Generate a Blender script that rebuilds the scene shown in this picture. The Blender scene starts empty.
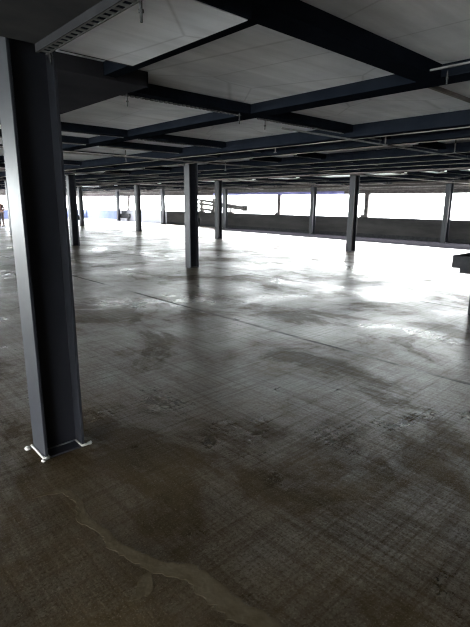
import bpy, bmesh, math, random
from mathutils import Vector, Matrix
random.seed(7)
S = bpy.context.scene
COL = S.collection

# ---------------------------------------------------------------- helpers
def new_mat(name):
    m = bpy.data.materials.new(name); m.use_nodes = True
    nt = m.node_tree; b = nt.nodes['Principled BSDF']
    return m, nt, b

def nd(nt, t, **kw):
    n = nt.nodes.new(t)
    for k, v in kw.items():
        if k.startswith('i_'): n.inputs[k[2:].replace('_', ' ')].default_value = v
        else: setattr(n, k, v)
    return n

def ramp(nt, src, stops):
    r = nt.nodes.new('ShaderNodeValToRGB')
    el = r.color_ramp.elements
    while len(el) < len(stops): el.new(0.5)
    for e, (p, c) in zip(el, stops):
        e.position = p
        e.color = (c, c, c, 1) if not isinstance(c, tuple) else (*c, 1)
    nt.links.new(src, r.inputs['Fac'])
    return r.outputs['Color']

def coords(nt, scale=(1, 1, 1), rot=0.0):
    g = nt.nodes.new('ShaderNodeNewGeometry')
    mp = nt.nodes.new('ShaderNodeMapping')
    mp.inputs['Scale'].default_value = scale
    mp.inputs['Rotation'].default_value = (0, 0, rot)
    nt.links.new(g.outputs['Position'], mp.inputs['Vector'])
    return mp.outputs['Vector']

def noise(nt, vec, scale, detail=4, rough=0.55, dist=0.0):
    n = nd(nt, 'ShaderNodeTexNoise')
    n.inputs['Scale'].default_value = scale; n.inputs['Detail'].default_value = detail
    n.inputs['Roughness'].default_value = rough; n.inputs['Distortion'].default_value = dist
    nt.links.new(vec, n.inputs['Vector'])
    return n.outputs['Fac']

def math_(nt, op, a, b=None, c=None, clamp=False):
    n = nd(nt, 'ShaderNodeMath', operation=op); n.use_clamp = clamp
    for i, v in enumerate((a, b, c)):
        if v is None: continue
        if isinstance(v, (int, float)): n.inputs[i].default_value = v
        else: nt.links.new(v, n.inputs[i])
    return n.outputs[0]

def mixc(nt, fac, a, b):
    n = nd(nt, 'ShaderNodeMix', data_type='RGBA')
    for sock, v in ((n.inputs['Factor'], fac), (n.inputs['A'], a), (n.inputs['B'], b)):
        if isinstance(v, (int, float)): sock.default_value = v
        elif isinstance(v, tuple): sock.default_value = (*v, 1)
        else: nt.links.new(v, sock)
    return n.outputs['Result']

def simple(name, c0, c1, scale=6, rough=(0.45, 0.6), metal=0.0, bump=0.0, stretch=(1, 1, 1), spec=0.5):
    m, nt, b = new_mat(name)
    v = coords(nt, stretch)
    n = noise(nt, v, scale, 6, 0.6)
    nt.links.new(ramp(nt, n, [(0.3, c0), (0.7, c1)]), b.inputs['Base Color'])
    n2 = noise(nt, v, scale * 3.1, 4)
    nt.links.new(ramp(nt, n2, [(0.3, rough[0]), (0.7, rough[1])]), b.inputs['Roughness'])
    b.inputs['Metallic'].default_value = metal; b.inputs['Specular IOR Level'].default_value = spec
    if bump:
        bp = nd(nt, 'ShaderNodeBump'); bp.inputs['Strength'].default_value = bump
        bp.inputs['Distance'].default_value = 0.01
        nt.links.new(n2, bp.inputs['Height']); nt.links.new(bp.outputs['Normal'], b.inputs['Normal'])
    return m

def add_box(bm, x0, y0, z0, x1, y1, z1):
    vs = [bm.verts.new(p) for p in ((x0,y0,z0),(x1,y0,z0),(x1,y1,z0),(x0,y1,z0),(x0,y0,z1),(x1,y0,z1),(x1,y1,z1),(x0,y1,z1))]
    for f in ((0,3,2,1),(4,5,6,7),(0,1,5,4),(1,2,6,5),(2,3,7,6),(3,0,4,7)):
        bm.faces.new([vs[i] for i in f])

def add_tube(bm, pts, r, seg=8, r1=None):
    pts = [Vector(p) for p in pts]; rings = []
    for i, p in enumerate(pts):
        d = (pts[min(i+1, len(pts)-1)] - pts[max(i-1, 0)]).normalized()
        up = Vector((0,0,1)) if abs(d.z) < 0.9 else Vector((1,0,0))
        a = d.cross(up).normalized(); c = d.cross(a).normalized()
        rr = r if r1 is None else r + (r1 - r) * i / (len(pts)-1)
        rings.append([bm.verts.new(p + (a*math.cos(t) + c*math.sin(t))*rr) for t in [2*math.pi*k/seg for k in range(seg)]])
    for q, w in zip(rings, rings[1:]):
        for k in range(seg):
            bm.faces.new((q[k], q[(k+1)%seg], w[(k+1)%seg], w[k]))
    bm.faces.new(rings[0][::-1]); bm.faces.new(rings[-1])

def add_prism(bm, poly, z0, z1):
    lo = [bm.verts.new((x, y, z0)) for x, y in poly]; hi = [bm.verts.new((x, y, z1)) for x, y in poly]
    n = len(poly)
    for k in range(n): bm.faces.new((lo[k], lo[(k+1)%n], hi[(k+1)%n], hi[k]))
    bm.faces.new(lo[::-1]); bm.faces.new(hi)

def obj(name, bm, mat, parent=None, bevel=0.0, smooth=False):
    bmesh.ops.recalc_face_normals(bm, faces=bm.faces)
    me = bpy.data.meshes.new(name); bm.to_mesh(me); bm.free()
    me.materials.append(mat)
    o = bpy.data.objects.new(name, me); COL.objects.link(o)
    if parent: o.parent = parent
    if bevel:
        b = o.modifiers.new('bevel', 'BEVEL'); b.width = bevel; b.segments = 2; b.limit_method = 'ANGLE'
    if smooth:
        for p in me.polygons: p.use_smooth = True
    return o

def box_obj(name, dims, mat, parent=None, bevel=0.0):
    bm = bmesh.new(); add_box(bm, *dims); return obj(name, bm, mat, parent, bevel)

def tag(o, label, cat, group=None):
    o['label'] = label; o['category'] = cat
    if group: o['group'] = group
    return o

def thing(name, label, cat, loc=(0,0,0), group=None):
    o = bpy.data.objects.new(name, None); COL.objects.link(o); o.location = loc
    o.empty_display_size = 0.1
    return tag(o, label, cat, group)

def struct(name, bm, mat, parent=None):
    o = obj(name, bm, mat, parent)
    if parent is None: o['kind'] = 'structure'
    return o

# ---------------------------------------------------------------- materials
M = {}
M['steel'] = simple('dark painted steel', (0.010,0.011,0.014), (0.018,0.019,0.024), 1.2, (0.36,0.42), spec=0.2)
M['channel_side'] = simple('dark channel side', (0.012,0.012,0.013), (0.019,0.019,0.02), 6)
M['beam'] = simple('blue black beam paint', (0.0045,0.006,0.009), (0.009,0.011,0.015), 3, (0.6,0.8), spec=0.06)
M['strut'] = simple('galvanised strut', (0.06,0.06,0.06), (0.12,0.12,0.117), 14, (0.5,0.7))
M['flange'] = simple('flange edge with caught light', (0.05,0.048,0.046), (0.24,0.22,0.20), 1.3)  # beam lips: light caught on the flanges is put into this colour
M['duct'] = simple('dark duct paint', (0.020,0.020,0.023), (0.032,0.032,0.035), 2.0, (0.7,0.85))
M['rod'] = simple('dull threaded rod', (0.02,0.02,0.022), (0.05,0.05,0.05), 30, (0.5,0.7), 0.3)
M['bead'] = simple('white sealant', (0.16,0.155,0.145), (0.36,0.35,0.33), 40, (0.5,0.7), 0, 0.3)
M['box'] = simple('dark grey box paint', (0.02,0.02,0.022), (0.035,0.035,0.037), 8, (0.55,0.7), spec=0.15)
M['dark_panel'] = simple('dark boarding', (0.03,0.03,0.032), (0.052,0.052,0.052), 2.2, (0.6,0.8))
M['deck_light'] = None
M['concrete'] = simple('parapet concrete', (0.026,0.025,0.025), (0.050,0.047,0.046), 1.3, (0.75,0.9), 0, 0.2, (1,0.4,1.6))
M['pale'] = simple('pale parapet glare tone', (0.26,0.26,0.28), (0.34,0.34,0.37), 1.3, (0.6,0.8))  # paleness stands in for veiling glare over the far parapets
M['blue'] = simple('lavender blue board', (0.085,0.105,0.18), (0.12,0.14,0.23), 2, (0.5,0.7))
M['bluetrim'] = simple('violet blue edging', (0.06,0.06,0.20), (0.20,0.19,0.42), 3, (0.5,0.7), 0, 0, (1,0.6,3))
M['edge'] = simple('edge beam paint', (0.035,0.033,0.032), (0.10,0.09,0.085), 1.5, (0.5,0.7), 0, 0, (1,0.2,6))
M['greymetal'] = simple('grey barrier metal', (0.06,0.056,0.054), (0.13,0.12,0.115), 8, (0.5,0.7), 0.0, spec=0.2)
M['post'] = simple('brown grey post', (0.05,0.045,0.045), (0.10,0.09,0.088), 8, (0.5,0.6), spec=0.2)

def diffuse_only(m):
    nt = m.node_tree; b = nt.nodes['Principled BSDF']; d = nt.nodes.new('ShaderNodeBsdfDiffuse')
    for l in list(nt.links):
        if l.to_node == b and l.to_socket.name == 'Base Color': nt.links.new(l.from_socket, d.inputs['Color'])
        if l.to_node == b and l.to_socket.name == 'Normal': nt.links.new(l.from_socket, d.inputs['Normal'])
    nt.links.new(d.outputs[0], nt.nodes['Material Output'].inputs['Surface'])
for k in ('channel_side', 'beam', 'dark_panel', 'duct', 'box', 'edge', 'rod', 'concrete', 'strut', 'pale', 'blue', 'greymetal', 'post', 'flange'): diffuse_only(M[k])

def deck_mat():
    m, nt, b = new_mat('silver grey deck sheet')
    v = coords(nt)
    a = noise(nt, v, 0.9, 6, 0.6, 0.4); s = noise(nt, coords(nt, (0.35, 3.0, 1)), 2.0, 5, 0.6)
    base = ramp(nt, a, [(0.30, (0.56,0.585,0.61)), (0.55, (0.74,0.755,0.77)), (0.75, (0.83,0.84,0.84))])
    st = ramp(nt, s, [(0.35, 0.72), (0.6, 1.0)])
    mul = nd(nt, 'ShaderNodeMix', data_type='RGBA', blend_type='MULTIPLY'); mul.inputs['Factor'].default_value = 0.8
    nt.links.new(base, mul.inputs['A']); nt.links.new(st, mul.inputs['B'])
    # thin creases between the sheets
    vo = nd(nt, 'ShaderNodeTexVoronoi', feature='DISTANCE_TO_EDGE'); vo.inputs['Scale'].default_value = 1.1
    nt.links.new(coords(nt, (1.0, 0.8, 0.0)), vo.inputs['Vector'])
    cr = ramp(nt, vo.outputs['Distance'], [(0.0, 0.45), (0.012, 1.0)])
    m2 = nd(nt, 'ShaderNodeMix', data_type='RGBA', blend_type='MULTIPLY'); m2.inputs['Factor'].default_value = 0.5
    nt.links.new(mul.outputs['Result'], m2.inputs['A']); nt.links.new(cr, m2.inputs['B'])
    nt.links.new(m2.outputs['Result'], b.inputs['Base Color'])
    b.inputs['Roughness'].default_value = 0.55; b.inputs['Specular IOR Level'].default_value = 0.35
    bp = nd(nt, 'ShaderNodeBump'); bp.inputs['Strength'].default_value = 0.35; bp.inputs['Distance'].default_value = 0.03
    nt.links.new(a, bp.inputs['Height']); nt.links.new(bp.outputs['Normal'], b.inputs['Normal'])
    return m
M['deck'] = deck_mat()

def floor_mat():
    m, nt, b = new_mat('wet trowelled concrete')
    g = nt.nodes.new('ShaderNodeNewGeometry'); sp = nt.nodes.new('ShaderNodeSeparateXYZ')
    nt.links.new(g.outputs['Position'], sp.inputs[0])
    X, Y = sp.outputs[0], sp.outputs[1]
    v = coords(nt)
    big = noise(nt, v, 0.55, 6, 0.62, 0.6)
    mid = noise(nt, v, 2.2, 6, 0.65, 0.3)
    fine = noise(nt, v, 38, 4, 0.7)
    grain = noise(nt, v, 120, 2, 0.6)
    sx = noise(nt, coords(nt, (0.6, 26, 1)), 1.0, 5, 0.65)      # trowel strokes along X
    sy = noise(nt, coords(nt, (26, 0.6, 1)), 1.0, 5, 0.65)      # trowel strokes along Y
    # base colour
    c = ramp(nt, mid, [(0.30, (0.016,0.0110,0.0054)), (0.55, (0.030,0.0212,0.0108)), (0.75, (0.050,0.0370,0.0205))])
    speck = ramp(nt, grain, [(0.58, 0.0), (0.70, 0.7)])
    c = mixc(nt, speck, c, (0.11,0.10,0.08))
    scr = ramp(nt, sy, [(0.66, 0.0), (0.72, 0.5)])
    c = mixc(nt, scr, c, (0.045,0.040,0.032))
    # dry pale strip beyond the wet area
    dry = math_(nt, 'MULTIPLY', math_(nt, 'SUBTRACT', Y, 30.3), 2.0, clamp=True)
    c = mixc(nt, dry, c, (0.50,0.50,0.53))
    # dull dark strip along the right parapet
    md = math_(nt, 'SUBTRACT', math_(nt, 'SUBTRACT', X, math_(nt, 'MULTIPLY', Y, 0.055)), 17.0)
    md = math_(nt, 'ADD', md, math_(nt, 'MULTIPLY', math_(nt, 'SUBTRACT', mid, 0.5), 0.5))
    matt = math_(nt, 'MULTIPLY', md, 4.0, clamp=True)
    matt = math_(nt, 'MULTIPLY', matt, math_(nt, 'MULTIPLY', math_(nt, 'SUBTRACT', 23.5, Y), 1.0, clamp=True))
    c = mixc(nt, matt, c, (0.012,0.012,0.014))
    # saw-cut joints
    wob = math_(nt, 'MULTIPLY', math_(nt, 'SUBTRACT', mid, 0.5), 0.05)
    j = None
    for ax, pos, w in ((X, 4.29, 0.026), (X, 7.53, 0.016), (X, 10.9, 0.02), (Y, 12.6, 0.02)):
        d = math_(nt, 'ABSOLUTE', math_(nt, 'SUBTRACT', math_(nt, 'ADD', ax, wob), pos))
        k = math_(nt, 'LESS_THAN', d, w)
        j = k if j is None else math_(nt, 'MAXIMUM', j, k)
    j = math_(nt, 'MULTIPLY', j, ramp(nt, noise(nt, v, 0.7, 3), [(0.40, 0.45), (0.56, 1.0)]))
    c = mixc(nt, math_(nt, 'MULTIPLY', j, 0.8), c, (0.012,0.012,0.011))
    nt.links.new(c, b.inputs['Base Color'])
    # roughness: wet patches smooth, worn patches dull
    r = math_(nt, 'ADD', math_(nt, 'MULTIPLY', big, 0.55), math_(nt, 'MULTIPLY', mid, 0.30))
    r = math_(nt, 'ADD', r, math_(nt, 'MULTIPLY', sx, 0.08))
    r = math_(nt, 'ADD', r, math_(nt, 'MULTIPLY', sy, 0.08)); r = math_(nt, 'ADD', r, math_(nt, 'MULTIPLY', fine, 0.16))
    rr = ramp(nt, r, [(0.50, 0.27), (0.58, 0.37), (0.68, 0.46)])
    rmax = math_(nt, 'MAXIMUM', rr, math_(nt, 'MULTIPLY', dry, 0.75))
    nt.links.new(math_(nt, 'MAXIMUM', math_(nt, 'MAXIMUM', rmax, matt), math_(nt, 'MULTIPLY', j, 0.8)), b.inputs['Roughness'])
    b.inputs['IOR'].default_value = 1.5
    spec = ramp(nt, r, [(0.50, 1.0), (0.60, 0.8), (0.70, 0.2)])
    patch = ramp(nt, noise(nt, coords(nt, (1.0, 0.7, 1)), 0.8, 8, 0.68, 0.5), [(0.42, 0.08), (0.50, 0.75), (0.58, 1.0)])
    gr = ramp(nt, noise(nt, v, 70, 3, 0.75), [(0.38, 0.2), (0.50, 1.0), (0.66, 1.0)])
    gr2 = ramp(nt, sy, [(0.38, 0.35), (0.56, 1.0)])
    gr3 = ramp(nt, sx, [(0.38, 0.35), (0.56, 1.0)])
    spec = math_(nt, 'MULTIPLY', math_(nt, 'MULTIPLY', spec, patch), math_(nt, 'MULTIPLY', gr, math_(nt, 'MULTIPLY', gr2, gr3)))
    spec = math_(nt, 'MULTIPLY', spec, math_(nt, 'SUBTRACT', 1.0, matt))
    nt.links.new(spec, b.inputs['Specular IOR Level'])
    tint = mixc(nt, patch, (0.40, 0.41, 0.43), (0.90, 0.98, 1.0))
    nt.links.new(tint, b.inputs['Specular Tint'])
    # relief
    h = math_(nt, 'ADD', math_(nt, 'MULTIPLY', fine, 0.55), math_(nt, 'MULTIPLY', mid, 1.2))
    h = math_(nt, 'ADD', h, math_(nt, 'MULTIPLY', sx, 0.55)); h = math_(nt, 'ADD', h, math_(nt, 'MULTIPLY', sy, 0.55))
    h = math_(nt, 'SUBTRACT', h, math_(nt, 'MULTIPLY', j, 1.5))
    bp = nd(nt, 'ShaderNodeBump'); bp.inputs['Strength'].default_value = 0.36; bp.inputs['Distance'].default_value = 0.012
    nt.links.new(h, bp.inputs['Height']); nt.links.new(bp.outputs['Normal'], b.inputs['Normal'])
    return m
M['floor'] = floor_mat()
M['streak'] = simple('dried residue', (0.034,0.027,0.016), (0.068,0.057,0.039), 9, (0.6,0.85), 0, 0.3, spec=0.3)

diffuse_only(M['streak'])
# ---------------------------------------------------------------- the place
X0, X1, Y0, Y1 = -9.0, 20.5, -9.0, 43.3
D = 2.58          # underside of the deck
H = 2.49          # underside of the main beams
T = 0.25
bm = bmesh.new(); add_box(bm, X0-T, Y0-T, -0.25, X1+T, Y1+T, 0.0); struct('floor', bm, M['floor'])
bm = bmesh.new(); add_box(bm, X0-T, Y0-T, D, X1+T, Y1+T, D+0.22); struct('ceiling', bm, M['deck'])

SILL, HEAD = 0.94, 2.05
def parapet(name, x0, y0, x1, y1, mat):
    bm = bmesh.new(); add_box(bm, x0, y0, 0.0, x1, y1, SILL); return struct(name, bm, mat)
def fascia(name, x0, y0, x1, y1):
    bm = bmesh.new(); add_box(bm, x0, y0, HEAD+0.14, x1, y1, D); return struct(name, bm, M['edge'])
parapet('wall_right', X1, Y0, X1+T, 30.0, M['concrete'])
parapet('wall_right_far', X1, 30.0, X1+T, Y1, M['pale'])  # same parapet further off, glare put into its paler colour
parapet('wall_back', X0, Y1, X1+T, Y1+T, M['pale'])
bm = bmesh.new(); add_box(bm, X0-T, Y0, 0, X0, Y1+T, 0.6); struct('wall_left_unseen', bm, M['pale'])  # unseen side, kept low and without a head to let more light in
bm = bmesh.new(); add_box(bm, X0-T, Y0-T, 0, X1+T, Y0, D); struct('wall_front_unseen', bm, M['concrete'])  # unseen side, made solid to keep light off the columns' near faces
bm = bmesh.new(); add_box(bm, X1, Y0, SILL, X1+T, 0.0, D); struct('wall_right_unseen', bm, M['concrete'])  # unseen infill added above the sill to block light from this end
# coping darker kerb line low on the right parapet
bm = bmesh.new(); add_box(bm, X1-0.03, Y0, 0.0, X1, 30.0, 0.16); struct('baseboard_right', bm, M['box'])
fascia('trim_1', X1, 0.0, X1+T, Y1); fascia('trim_2', X0, Y1, X1+T, Y1+T)
def lip(name, x0, y0, x1, y1, mat):
    bm = bmesh.new(); add_box(bm, x0, y0, HEAD, x1, y1, HEAD+0.14); struct(name, bm, mat)
lip('trim_5', X1-0.02, 0.0, X1+T, 14.2, M['post'])
lip('trim_6', X1-0.02, 14.2, X1+T, 24.5, M['bluetrim'])
lip('trim_7', X1-0.02, 24.5, X1+T, Y1, M['post'])
lip('trim_8', X0, Y1-0.02, X1-0.02, Y1+T, M['post'])
# lavender board along the far parapet
bm = bmesh.new(); add_box(bm, 8.0, Y1-0.03, 0.12, X1-0.03, Y1, 0.80); struct('trim_9', bm, M['blue'])
bm = bmesh.new(); add_box(bm, X1-0.03, 37.2, 0.12, X1, Y1, 0.80); struct('trim_10', bm, M['blue'])

# ---------------------------------------------------------------- columns
CH = 0.131
FH = 0.106        # half the flange width
def h_profile(h=CH, tf=0.018, tw=0.012):
    w = tw/2; g = FH
    return [(-h,-g),(-h+tf,-g),(-h+tf,-w),(h-tf,-w),(h-tf,-g),(h,-g),(h,g),(h-tf,g),(h-tf,w),(-h+tf,w),(-h+tf,g),(-h,g)]
HC = 2.545
def make_column():
    root = thing('steel_column', '', 'column'); root['kind'] = 'thing'
    bm = bmesh.new(); add_prism(bm, h_profile(), 0.012, HC-0.012); obj('shaft', bm, M['steel'], root, 0.002)
    bm = bmesh.new(); add_box(bm, -CH-0.005, -FH-0.005, HC-0.012, CH+0.005, FH+0.005, HC-0.001); obj('cap_plate', bm, M['steel'], root)
    bm = bmesh.new(); add_box(bm, -CH-0.004, -FH-0.004, 0.0, CH+0.004, FH+0.004, 0.012); obj('base_plate', bm, M['steel'], root)
    return root
GC = 'steel columns standing on the wet floor'
cols = [
 (1.06, 2.885, 'big dark steel column nearest the camera with white sealant round its foot'),
 (7.16, 9.40, 'dark steel column standing alone in the middle distance left of the pale barrier'),
 (13.75, 9.15, 'dark steel column standing before the right parapet, biggest of those against it'),
 (20.0, 8.72, 'steel column tight against the parapet at the right end of the view'),
 (13.85, 16.2, 'steel column just left of the barrier rails, front one of that pair'),
 (19.95, 15.72, 'slim steel column against the grey parapet under the violet edging'),
 (7.40, 16.8, 'steel column first to the right of the big near column'),
 (19.7, 22.4, 'steel column hard behind its twin beside the barrier rails'),
 (13.85, 23.0, 'steel column standing on the bright floor right of the small dark box'),
 (7.51, 23.93, 'thin dark steel column left of the big near column beside the person'),
 (13.88, 30.2, 'slim far steel column second to the right of the big near column'),
 (20.0, 29.7, 'slim steel column at the wet floor edge left of the middle column'),
 (20.0, 36.4, 'farthest slim steel column before the lavender boards, beside the small dark box'),
]
proto = None
for i, (x, y, lab) in enumerate(cols):
    if proto is None:
        proto = c = make_column()
        bm = bmesh.new()
        h = CH + 0.006; zb = 0.012
        def bead(pts, r): add_tube(bm, [(px, py, zb) for px, py in pts], r, 7)
        g = FH + .006
        bead([(-h-.003, g), (-h-.003, 0), (-h-.003, -g-.006)], 0.009)
        bead([(-h-.003, -g-.003), (-h+.026, -g-.003)], 0.010)
        bead([(-h+.027, -g), (-h+.03, -.05), (-h+.034, -.013), (0, -.012), (h-.026, -.012)], 0.007)
        bead([(h-.028, -.012), (h-.028, -g-.004)], 0.007)
        bead([(h-.03, -g-.003), (h+.008, -g-.003), (h+.04, -g+.012)], 0.008)
        sb = obj('sealant_bead', bm, M['bead'], c, 0, True); sb['label'] = 'white sealant bead round the column foot'
        for px, py, r in ((-h-.03, g-.01, .024), (-h-.012, -g-.008, .016), (h+.03, -g+.01, .018)):
            bm = bmesh.new(); bmesh.ops.create_icosphere(bm, subdivisions=2, radius=r, matrix=Matrix.Translation((px, py, .006)) @ Matrix.Diagonal((1, 1, .5, 1)))
            sb2 = obj('sealant_lump', bm, M['bead'], c, 0, True); sb2['label'] = 'white lump of sealant'
        c.location = (x, y, 0)
    else:
        c = proto.copy(); COL.objects.link(c); c.location = (x, y, 0)
        for ch in proto.children:
            if ch.name.startswith('sealant'): continue
            d = ch.copy(); COL.objects.link(d); d.parent = c
    c['label'] = lab; c['group'] = GC

# small call boxes on some of the columns
def call_box(x, y, z, lab):
    t = thing('junction_box', lab, 'box', (x, y, z), 'dark boxes screwed to columns')
    box_obj('housing', (-.035,-.05,-.09,.035,.05,.09), M['box'], t, .008)
    box_obj('cover', (.035,-.042,-.075,.043,.042,.075), M['steel'], t, .003)
    bm = bmesh.new(); add_tube(bm, [(0,0,.09),(0,0,.5)], .010, 8); obj('conduit', bm, M['rod'], t)
call_box(7.16+CH+.036, 9.36, 1.13, 'small dark box on the side of the middle column')
call_box(13.75+CH+.036, 9.12, 1.12, 'small dark box on the column before the right parapet')
call_box(7.40+CH+.036, 16.77, 1.02, 'small dark box on the column next right of the nearest one')

# ---------------------------------------------------------------- ceiling beams
def beam(axis, a0, a1, b0, b1, zs, lab, lipw=0.03, top=D, liph=0.012, name='ceiling_beam', group=None, slots=False, lm=None):
    """axis 'x': runs along X between a0..a1, occupies y b0..b1.  axis 'y' likewise."""
    t = thing(name, lab, 'beam', (0,0,0), group); t['kind'] = 'thing'
    w = b1 - b0; mid = (b0+b1)/2
    def B(u0, u1, v0, v1, z0, z1):
        return (u0, v0, z0, u1, v1, z1) if axis == 'x' else (v0, u0, z0, v1, u1, z1)
    tf = 0.012
    cuts = [(c0-.002, c1+.002) for c0, c1 in GIRD if a0 < c0 and c1 < a1] if axis == 'x' else []
    edges = [a0] + [v for c in cuts for v in c] + [a1]
    spans = list(zip(edges[::2], edges[1::2]))
    for u0, u1 in spans:
        bm = bmesh.new()
        add_box(bm, *B(u0, u1, b0, b1, zs, zs+tf))                      # bottom flange
        add_box(bm, *B(u0, u1, b0, min(b1, b0+max(.02, w*.35)), zs+tf, top))  # web set to the near side
        obj('section', bm, M['beam'], t)
        if not lipw: continue
        bm = bmesh.new()
        if slots:
            n = min(int((u1-u0)/0.05), 130)
            for k in range(n):
                u = u0 + k*0.05
                add_box(bm, *B(u, u+.03, b1-lipw, b1, zs-liph, zs-.0005))
            add_box(bm, *B(u0, u1, b1-.006, b1, zs-liph*.6, zs-.0005))
        else:
            add_box(bm, *B(u0, u1, b1-lipw, b1, zs-liph, zs-.0005))  # plain strip, its pale colour imitates light along the flange
        o = obj('lower_edge_strip', bm, lm or M['flange'], t)
        o['label'] = 'paler lower edge strip'
    return t

GIRD = [(3.587,3.82),(5.42,5.60),(6.36,6.52),(7.02,7.28),(8.15,8.33),(9.3,9.5),(10.35,10.5),(11.45,11.65),(13.65,13.9),(15.8,16.0),(17.9,18.1),(19.9,20.1)]
GX = 'cross beams under the deck'; GY = 'long beams under the deck'
# beams running along X
beam('x', X0, 3.585, 1.715, 1.896, H, 'thick dark beam crossing the top right of the ceiling', lipw=0, group=GX)
beam('x', 2.17, X1, 3.685, 3.83, H, 'dark beam edging the far side of the large pale bay overhead', slots=True, lipw=.03, group=GX, lm=M['strut'])
beam('x', X0, X1, 6.15, 6.27, H, 'dark beam with dotted strip beyond the second pale bay', slots=True, lipw=.03, group=GX, lm=M['strut'])
xs = [(7.36,7.50,'dark beam between the dotted beam and the middle column'),
      (9.30,9.50,'dark beam resting on the middle column, running to the right parapet'),
      (11.6,11.74,'first dark beam beyond the middle column'),(13.9,14.04,'second dark beam beyond the middle column'),
      (16.15,16.35,'dark beam on the column pair beside the barrier'),(18.4,18.54,'beam next beyond the one over the barrier column pair'),
      (20.7,20.84,'beam just before the column with the bright floor round it'),(22.9,23.1,'beam resting on the column right of the small dark box'),
      (25.2,25.34,'far dark beam, fourth from the far parapet of the thin ones'),(27.5,27.64,'far dark beam just before the dry floor strip'),
      (29.7,29.9,'far dark beam above the edge of the dry floor strip'),(32.0,32.14,'far dark beam first beyond the wet floor edge'),
      (34.2,34.34,'far dark beam second beyond the wet floor edge'),(36.3,36.5,'far dark beam resting on the farthest column'),
      (38.6,38.74,'last but one dark beam before the lavender boards'),(40.9,41.04,'last dark beam before the lavender boards')]
for a, b_, lab in xs:
    beam('x', X0, X1, a, b_, H if b_-a < .15 else HC+.016, lab, lipw=.035, liph=.012, group=GX)
# beams running along Y
beam('y', 1.9, 3.68, 1.79, 1.885, H, 'narrow dark beam crossing the pale ceiling in the top middle', lipw=0, group=GY)
beam('y', Y0, Y1, 3.587, 3.82, H+.001, 'broad dark beam sweeping from the right edge under the pale bays', lipw=0, group=GY)
ys = [(5.42,5.60,H-.06,'deep dark beam bounding the last pale bay at the right'),
      (7.02,7.28,HC+.016,'deep dark beam on the line of the middle column'),
      (6.36,6.52,H-.06,'dark beam just left of the middle column line'),(8.15,8.33,H-.05,'dark beam just right of the middle column line'),(10.35,10.5,H-.05,'dark beam above the pale pipe between column rows'),
      (9.3,9.5,H-.05,'dark beam second to the right of the middle column line'),(11.45,11.65,H-.05,'dark beam midway between middle column and parapet column'),
      (13.65,13.9,HC+.016,'dark beam on the line of the column before the right parapet'),
      (15.8,16.0,H-.03,'third dark beam from the parapet fascia'),(17.9,18.1,H-.03,'second dark beam from the parapet fascia'),
      (19.9,20.1,HC+.016,'dark beam on the columns nearest the parapet')]
for a, b_, z, lab in ys:
    beam('y', Y0, Y1, a, b_, z, lab, lipw=.022, liph=.010, group=GY)

# lowered boards and the boxed duct round the nearest column
PL = 2.41
t = thing('ceiling_panel', 'dark lowered ceiling board in the top left corner above the nearest column', 'ceiling panel')
box_obj('board', (X0, -3.0, PL, 1.064, 2.738, PL+.07), M['dark_panel'], t)
t = thing('ceiling_panel', 'pale grey lowered board right of the perforated channel', 'ceiling panel')
box_obj('board', (1.066, 1.725, PL, 1.652, 2.738, PL+.07), M['deck'], t)
o = box_obj('edge_strip', (1.20, 2.738, PL-.002, 1.652, 2.748, PL+.02), M['dark_panel'], t); o['label'] = 'darker edge strip'
box_obj('end_board', (1.13, 1.70, PL, 1.652, 1.7145, D-.001), M['beam'], t)
t = thing('ceiling_duct', 'dark boxed duct behind the top of the nearest column', 'duct')
box_obj('casing', (-6.0, 3.37, 2.47, 2.155, 6.13, D-.001), M['duct'], t)
o = box_obj('end_flange', (2.155, 3.37, 2.468, 2.165, 3.60, D-.001), M['beam'], t)

# perforated channel with square slots
t = thing('perforated_channel', 'grey perforated steel channel running from the nearest column to the top edge', 'channel')
zb = 2.368
bm = bmesh.new(); add_box(bm, 1.062, -2.0, zb, 1.066, 2.737, PL-.001); obj('side', bm, M['channel_side'], t)
bm = bmesh.new()
add_box(bm, 1.066, -2.0, zb, 1.076, 2.737, zb+.003); add_box(bm, 1.113, -2.0, zb, 1.124, 2.737, zb+.003)
y = -2.0
while y < 2.71:
    add_box(bm, 1.076, y, zb, 1.113, y+.024, zb+.003); y += .055
obj('slotted_face', bm, M['strut'], t)
bm = bmesh.new(); add_box(bm, 1.068, -2.0, zb+.0035, 1.122, 2.735, zb+.006); o = obj('slot_shade', bm, M['beam'], t); o['label'] = 'dark sheet standing in for shade inside the channel'  # dark sheet behind the slots paints the channel's inner shade
bm = bmesh.new(); add_box(bm, 1.1222, -2.0, zb+.0032, 1.124, 2.737, PL-.001); obj('far_side', bm, M['dark_panel'], t)

t = thing('strut_channel', 'short grey channel under the broad beam near the right edge', 'channel')
box_obj('channel', (3.30, -3.0, 2.474, 3.314, 1.66, 2.486), M['strut'], t)
for yy in (-2.0, 1.2):
    bm = bmesh.new(); add_tube(bm, [(3.31, yy, 2.485), (3.31, yy, D+.002)], .006, 6); obj('support_rod', bm, M['rod'], t)
t = thing('angle_strip', 'thin pale strip crossing the bay at the right edge', 'strip')
box_obj('strip', (3.84, 2.025, 2.55, 5.40, 2.055, D-.0005), M['flange'], t)

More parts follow.
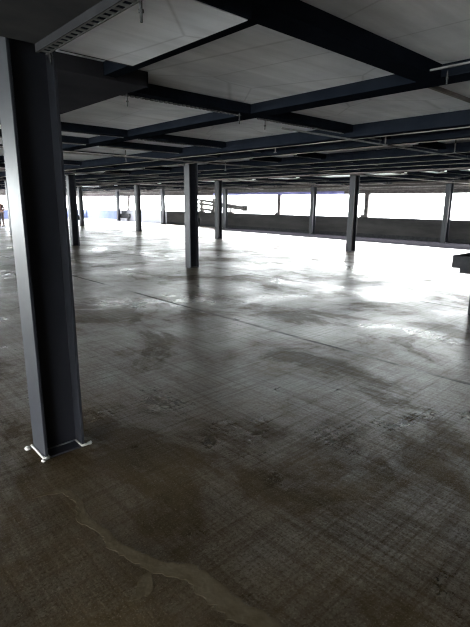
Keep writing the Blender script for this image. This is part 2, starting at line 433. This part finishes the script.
def rod(x, y, z0, lab, top=D):
    t = thing('threaded_rod', lab, 'rod', (x, y, z0), 'hanger rods below the ceiling')
    bm = bmesh.new(); add_tube(bm, [(0,0,0),(0,0,top-z0)], .006, 7); obj('shank', bm, M['rod'], t)
    bm = bmesh.new(); add_tube(bm, [(0,0,.035),(0,0,.047)], .011, 6); obj('nut', bm, M['rod'], t)
rod(1.134, 1.80, 2.30, 'hanger rod beside the slots of the perforated channel', PL)
rod(1.134, 2.72, 2.32, 'hanger rod at the column end of the perforated channel', PL)
rod(2.19, 3.74, 2.38, 'hanger rod at the corner of the boxed duct', H)
rod(3.49, 3.75, 2.385, 'left one of two hanger rods under the broad beam crossing', H)
rod(3.93, 3.81, 2.38, 'right one of two hanger rods under the broad beam crossing', H-.012)
rod(3.44, 1.60, 2.40, 'hanger rod by the beam crossing near the right edge', H)

# sprinkler pipes and heads
def pipe(pts, r, lab, mat='rod'):
    t = thing('sprinkler_pipe', lab, 'pipe', pts[0], None)
    bm = bmesh.new(); p0 = Vector(pts[0]); add_tube(bm, [Vector(p)-p0 for p in pts], r, 8); obj('tube', bm, M[mat], t, 0, True)
    p1 = Vector(pts[-1])
    for k in range(5):
        q = (p1-p0)*(.10+.2*k)
        if abs(p1.y-p0.y) < .1 and any(c0-.03 < p0.x+q.x < c1+.03 for c0, c1 in GIRD): q.x += .35
        if abs(p0.x) < 20.1:
            bm = bmesh.new(); add_tube(bm, [q, q+Vector((0,0,(D if abs(q.x+p0.x-10.4) > .2 else H-.06)-p0.z+.002))], .005, 6); obj('hanger', bm, M['rod'], t)
        else:
            bm = bmesh.new(); add_tube(bm, [q, q+Vector((X1-p0.x+.002,0,0))], .008, 6); obj('bracket', bm, M['rod'], t)
    return t
pipe([(4.0,3.62,2.385),(12,3.62,2.385),(20.3,3.62,2.385)], .011, 'thin pipe slanting across the dark beams at the right', 'strut')
pipe([(X0+.1,7.75,2.38),(8,7.75,2.38),(20.3,7.75,2.38)], .016, 'thin pale pipe above and left of the middle column', 'greymetal')
pipe([(20.25,.2,2.33),(20.25,20,2.33),(20.25,Y1-.2,2.33)], .03, 'upper pipe along the fascia over the right parapet', 'greymetal')
pipe([(20.35,.2,2.24),(20.35,20,2.24),(20.35,Y1-.2,2.24)], .022, 'lower pipe along the fascia over the right parapet', 'post')
pipe([(X0+.1,13.0,2.375),(8,13.0,2.375),(20.2,13.0,2.375)], .02, 'pale pipe crossing behind the middle column', 'post')
pipe([(X0+.1,19.6,2.375),(8,19.6,2.375),(20.2,19.6,2.375)], .02, 'pale pipe crossing over the far barrier', 'post')
pipe([(10.4,.3,2.32),(10.4,20,2.32),(10.4,Y1-.2,2.32)], .02, 'pale pipe running towards the far parapet between column rows', 'post')
pipe([(16.9,.3,2.32),(16.9,20,2.32),(16.9,Y1-.2,2.32)], .02, 'pale pipe running just inside the parapet columns', 'post')

def sprinkler(x, y, z, lab, top=D):
    t = thing('sprinkler', lab, 'sprinkler', (x, y, z), 'sprinklers under the ceiling')
    bm = bmesh.new(); add_tube(bm, [(0,0,.03),(0,0,top-z)], .010, 7); obj('drop', bm, M['greymetal'], t)
    bm = bmesh.new(); add_tube(bm, [(0,0,.0),(0,0,.012)], .028, 10, .022); add_tube(bm, [(-.012,0,.012),(0,0,.032)], .005, 6); add_tube(bm, [(.012,0,.012),(0,0,.032)], .005, 6)
    o = obj('deflector', bm, M['strut'], t)
for x, y, lab in ((5.67,5.26,'pale sprinkler head below the beams between the two pipes'),(7.9,8.98,'pale sprinkler head right of the middle column top'),
                  (6.0,3.55,'pale sprinkler head on the slanting pipe, nearer the broad beam'),(7.6,3.30,'pale sprinkler head at the right edge'),
                  (4.92,8.55,'pale sprinkler head above the second column from the left')):
    sprinkler(x, y, 2.36, lab)

# ---------------------------------------------------------------- things at the parapets
def mullion(y, lab, x=X1+.125):
    t = thing('window_post', lab, 'post', (x, y, SILL), 'thin posts standing on the parapet')
    box_obj('post', (-.10,-.11,.012,.10,.11,HEAD-SILL), M['post'], t, .006)
    box_obj('foot_plate', (-.12,-.14,0,.12,.34,.012), M['post'], t)
    bm = bmesh.new(); add_prism(bm, [(-.05,.111),(-.05,.32),(.05,.32),(.05,.111)], .012, .12); obj('bracket', bm, M['post'], t)
mullion(18.68, 'thin post on the grey parapet under the violet edging')
mullion(12.93, 'thin post on the right parapet just right of the tall dark column')
mullion(35.6, 'thin pale post on the far parapet right of the farthest column')

t = thing('barrier', 'grey metal barrier with sloping rails propped on the parapet behind the middle columns', 'barrier', (X1+.12, 23.5, SILL))
def local(y, z): return (0, y-23.5, z-SILL)
for yy, zt in ((25.87,1.78),(24.57,1.84)):
    bm = bmesh.new(); add_box(bm, -.07, yy-23.5-.13, 0, .07, yy-23.5+.13, zt-SILL); obj('post', bm, M['greymetal'], t, .01)
for yy in (25.87, 24.57, 22.9):
    bm = bmesh.new(); add_box(bm, -.11, yy-23.5-.28, 0, .11, yy-23.5+.28, .10); obj('foot', bm, M['greymetal'], t, .02)
for a, b_ in (((26.2,1.76),(21.5,1.29)), ((26.2,1.50),(21.6,1.20)), ((26.1,1.16),(24.2,1.04))):
    bm = bmesh.new(); add_tube(bm, [local(*a), local(*b_)], .085, 8); obj('rail', bm, M['greymetal'], t, 0, True)
bm = bmesh.new(); add_tube(bm, [local(22.9,1.0), local(22.9,1.40)], .07, 8); obj('strut', bm, M['greymetal'], t)
bm = bmesh.new(); add_box(bm, -.07, 21.30-23.5, 1.08-SILL, .07, 21.8-23.5, 1.42-SILL); obj('end_cap', bm, M['greymetal'], t, .02)

t = thing('service_box', 'small dark box against the far parapet beside the farthest column', 'box', (X1-.20, 36.0, 0))
box_obj('cabinet', (-.12,-.85,.25,.12,-.05+.5,.62), M['box'], t, .02)
box_obj('lid', (-.10,-.30,.62,.10,.25,.88), M['steel'], t, .03)
box_obj('plinth', (-.08,-.6,0,.08,.3,.25), M['pale'], t)

# workbench at the right edge
t = thing('workbench', 'dark thick-topped workbench cut by the right edge of the view', 'workbench', (7.35, 1.95, 0.0))
def W(x0,y0,z0,x1,y1,z1): return (x0-7.35,y0-1.95,z0,x1-7.35,y1-1.95,z1)
box_obj('bench_top', W(7.0,1.0,.69,7.7,2.90,.87), M['box'], t, .005)
box_obj('apron', W(7.08,1.1,.61,7.62,2.81,.69), M['box'], t, .003)
for lx, ly in ((7.10,2.53),(7.50,2.53),(7.10,1.2),(7.50,1.2)):
    box_obj('leg', W(lx,ly,0,lx+.1,ly+.1,.61), M['box'], t, .003)

# dried residue on the floor
pl = [(.72,2.43),(.795,2.414),(.882,2.374),(.901,2.222),(.848,2.081),(.89,1.891),(.874,1.812),(.915,1.669),(.974,1.51),(1.046,1.421),(1.058,1.263),(1.064,1.144),(1.109,.992),(1.12,.88),(1.15,.7)]
wd = [.006,.014,.022,.028,.032,.030,.034,.040,.048,.062,.066,.062,.060,.055,.05]
fine = []
for i in range(len(pl)-1):
    for k in range(7):
        s = k/7
        fine.append((pl[i][0]*(1-s)+pl[i+1][0]*s, pl[i][1]*(1-s)+pl[i+1][1]*s, wd[i]*(1-s)+wd[i+1]*s))
bm = bmesh.new(); L, R = [], []
for i, (x, y, w) in enumerate(fine):
    a = fine[max(i-1,0)]; b_ = fine[min(i+1,len(fine)-1)]
    d = Vector((b_[0]-a[0], b_[1]-a[1])).normalized(); n = Vector((-d.y, d.x))
    L.append(bm.verts.new((x+n.x*w*random.uniform(.55,1), y+n.y*w*random.uniform(.55,1), .0012)))
    R.append(bm.verts.new((x-n.x*w*random.uniform(.55,1), y-n.y*w*random.uniform(.55,1), .0012)))
for i in range(len(L)-1): bm.faces.new((L[i], R[i], R[i+1], L[i+1]))
r = bmesh.ops.extrude_face_region(bm, geom=bm.faces[:])
for v in r['geom']:
    if isinstance(v, bmesh.types.BMVert): v.co.z = .0002
t = obj('floor_streak', bm, M['streak']); tag(t, 'meandering pale streak of dried residue on the floor at bottom left', 'streak')
bm = bmesh.new(); pts = []
for k in range(18):
    a = 2*math.pi*k/18; rr = random.uniform(.6, 1.2)
    pts.append((.85+.075*math.cos(a)*rr, 1.49+.05*math.sin(a)*rr+.03*math.cos(a)))
add_prism(bm, pts, .0002, .001)
t = obj('floor_stain', bm, M['streak']); tag(t, 'small pale stain beside the meandering streak', 'stain')

# ---------------------------------------------------------------- person at the far left
def skin_body(name, verts, edges, mat, parent, sub=2):
    me = bpy.data.meshes.new(name); me.from_pydata([v[:3] for v in verts], edges, []); me.materials.append(mat)
    o = bpy.data.objects.new(name, me); COL.objects.link(o); o.parent = parent
    sk = o.modifiers.new('skin', 'SKIN'); sk.use_smooth_shade = True
    for v, s in zip(verts, me.skin_vertices[0].data): s.radius = (v[3], v[4] if len(v) > 4 else v[3])
    me.skin_vertices[0].data[0].use_root = True
    s = o.modifiers.new('sub', 'SUBSURF'); s.levels = sub; s.render_levels = sub
    return o
M['skin'] = simple('skin', (.36,.22,.16), (.42,.27,.20), 8, (.5,.6))
M['jacket'] = simple('brown jacket', (.10,.055,.045), (.16,.085,.07), 10, (.8,.9))
M['trouser'] = simple('dark trousers', (.055,.04,.04), (.09,.065,.06), 10, (.8,.9))
M['hair'] = simple('dark hair', (.02,.015,.012), (.035,.025,.02), 20, (.5,.7))
p = thing('person', 'person in a brown jacket standing far off at the left edge', 'person', (9.53, 32.42, 0))
p.rotation_euler = (0, 0, math.radians(-45))
# local axes: faces -Y, x to the side
V = [(0,0,.90,.13,.10),(0,0,1.06,.125,.095),(0,0,1.24,.15,.11),(0,0,1.36,.10,.08),(0,0,1.43,.052,.052),(0,-.01,1.50,.07,.08),(0,-.01,1.58,.076,.092),(0,-.005,1.65,.06,.07),
     (.17,0,1.34,.058),(.24,.02,1.08,.045),(.14,-.13,.98,.035),(.07,-.17,.99,.03),(-.17,0,1.34,.058),(-.24,.02,1.08,.045),(-.14,-.13,.98,.035),(-.07,-.17,.99,.03),
     (.095,0,.82,.09),(.105,-.01,.48,.06),(.11,.02,.09,.042),(.12,-.12,.04,.035),(-.095,0,.82,.09),(-.105,-.01,.48,.06),(-.11,.02,.09,.042),(-.12,-.12,.04,.035)]
Ed = [(0,1),(1,2),(2,3),(3,4),(4,5),(5,6),(6,7),(3,8),(8,9),(9,10),(10,11),(3,12),(12,13),(13,14),(14,15),(0,16),(16,17),(17,18),(18,19),(0,20),(20,21),(21,22),(22,23)]
skin_body('body', V, Ed, M['skin'], p)
J = [(0,0,.86,.155,.125),(0,0,1.06,.145,.115),(0,0,1.24,.172,.13),(0,0,1.37,.115,.095),(.17,0,1.345,.074),(.24,.02,1.08,.06),(.155,-.115,.985,.048),(-.17,0,1.345,.074),(-.24,.02,1.08,.06),(-.155,-.115,.985,.048)]
skin_body('jacket', J, [(0,1),(1,2),(2,3),(3,4),(4,5),(5,6),(3,7),(7,8),(8,9)], M['jacket'], p)
Tt = [(0,0,.90,.15,.12),(.095,0,.82,.105),(.105,-.01,.48,.078),(.11,.02,.10,.066),(-.095,0,.82,.105),(-.105,-.01,.48,.078),(-.11,.02,.10,.066)]
skin_body('trousers', Tt, [(0,1),(1,2),(2,3),(0,4),(4,5),(5,6)], M['trouser'], p)
bm = bmesh.new(); bmesh.ops.create_uvsphere(bm, u_segments=14, v_segments=10, radius=.1, matrix=Matrix.Translation((0,.015,1.625)) @ Matrix.Diagonal((.92,1.08,.85,1)))
bmesh.ops.delete(bm, geom=[v for v in bm.verts if v.co.y < -.03 and v.co.z < 1.64], context='VERTS'); obj('hair', bm, M['hair'], p, 0, True)
bm = bmesh.new(); add_tube(bm, [(0,-.088,1.585),(0,-.112,1.555)], .010, 6, .016); obj('nose', bm, M['skin'], p, 0, True)
for s in (-1,1):
    bm = bmesh.new(); bmesh.ops.create_uvsphere(bm, u_segments=8, v_segments=6, radius=.018, matrix=Matrix.Translation((s*.078,0,1.56)) @ Matrix.Diagonal((.5,1,1.5,1))); obj('ear', bm, M['skin'], p, 0, True)
for s in (-1,1):
    bm = bmesh.new(); add_box(bm, s*.115-.045, -.18, 0, s*.115+.045, .07, .075); obj('shoe', bm, M['hair'], p, .02)

# ---------------------------------------------------------------- light, camera
w = bpy.data.worlds.new('overcast'); S.world = w; w.use_nodes = True
bg = w.node_tree.nodes['Background']; bg.inputs['Color'].default_value = (0.97, 0.985, 1.0, 1); bg.inputs['Strength'].default_value = 5.2
wn = w.node_tree; tc = wn.nodes.new('ShaderNodeTexCoord'); sx_ = wn.nodes.new('ShaderNodeSeparateXYZ')
wn.links.new(tc.outputs['Generated'], sx_.inputs[0])
wr = ramp(wn, sx_.outputs[2], [(0.0, (0.21,0.225,0.225)), (0.10, (0.27,0.285,0.285)), (0.32, (1.0,1.0,1.0))])
wn.links.new(wr, bg.inputs['Color'])
S.cycles.filter_width = 1.2

f, hy, roll, yaw = 467.0, 202.5, math.radians(.42), math.radians(47.4)
pit = math.atan((313.5-hy)/f)
fw_h = Vector((math.cos(yaw), math.sin(yaw), 0)); rt = Vector((math.sin(yaw), -math.cos(yaw), 0)); upw = Vector((0,0,1))
fw = fw_h*math.cos(pit) - upw*math.sin(pit); up = fw_h*math.sin(pit) + upw*math.cos(pit)
r2 = rt*math.cos(roll) + up*math.sin(roll); u2 = up*math.cos(roll) - rt*math.sin(roll)
cam = bpy.data.cameras.new('camera'); co = bpy.data.objects.new('camera', cam); COL.objects.link(co)
mw = Matrix((r2, u2, -fw)).transposed().to_4x4(); mw.translation = (0, 0, 1.6); co.matrix_world = mw
cam.sensor_fit = 'VERTICAL'; cam.sensor_height = 36; cam.lens = f/627*36; cam.clip_start = .02; cam.clip_end = 300
S.camera = co
S.view_settings.view_transform = 'Standard'; S.view_settings.look = 'None'
S.view_settings.exposure = 4.6; S.view_settings.gamma = 1.0; S.view_settings.use_curve_mapping = False
S.cycles.use_denoising = True
S.cycles.max_bounces = 10; S.cycles.diffuse_bounces = 6; S.cycles.glossy_bounces = 5
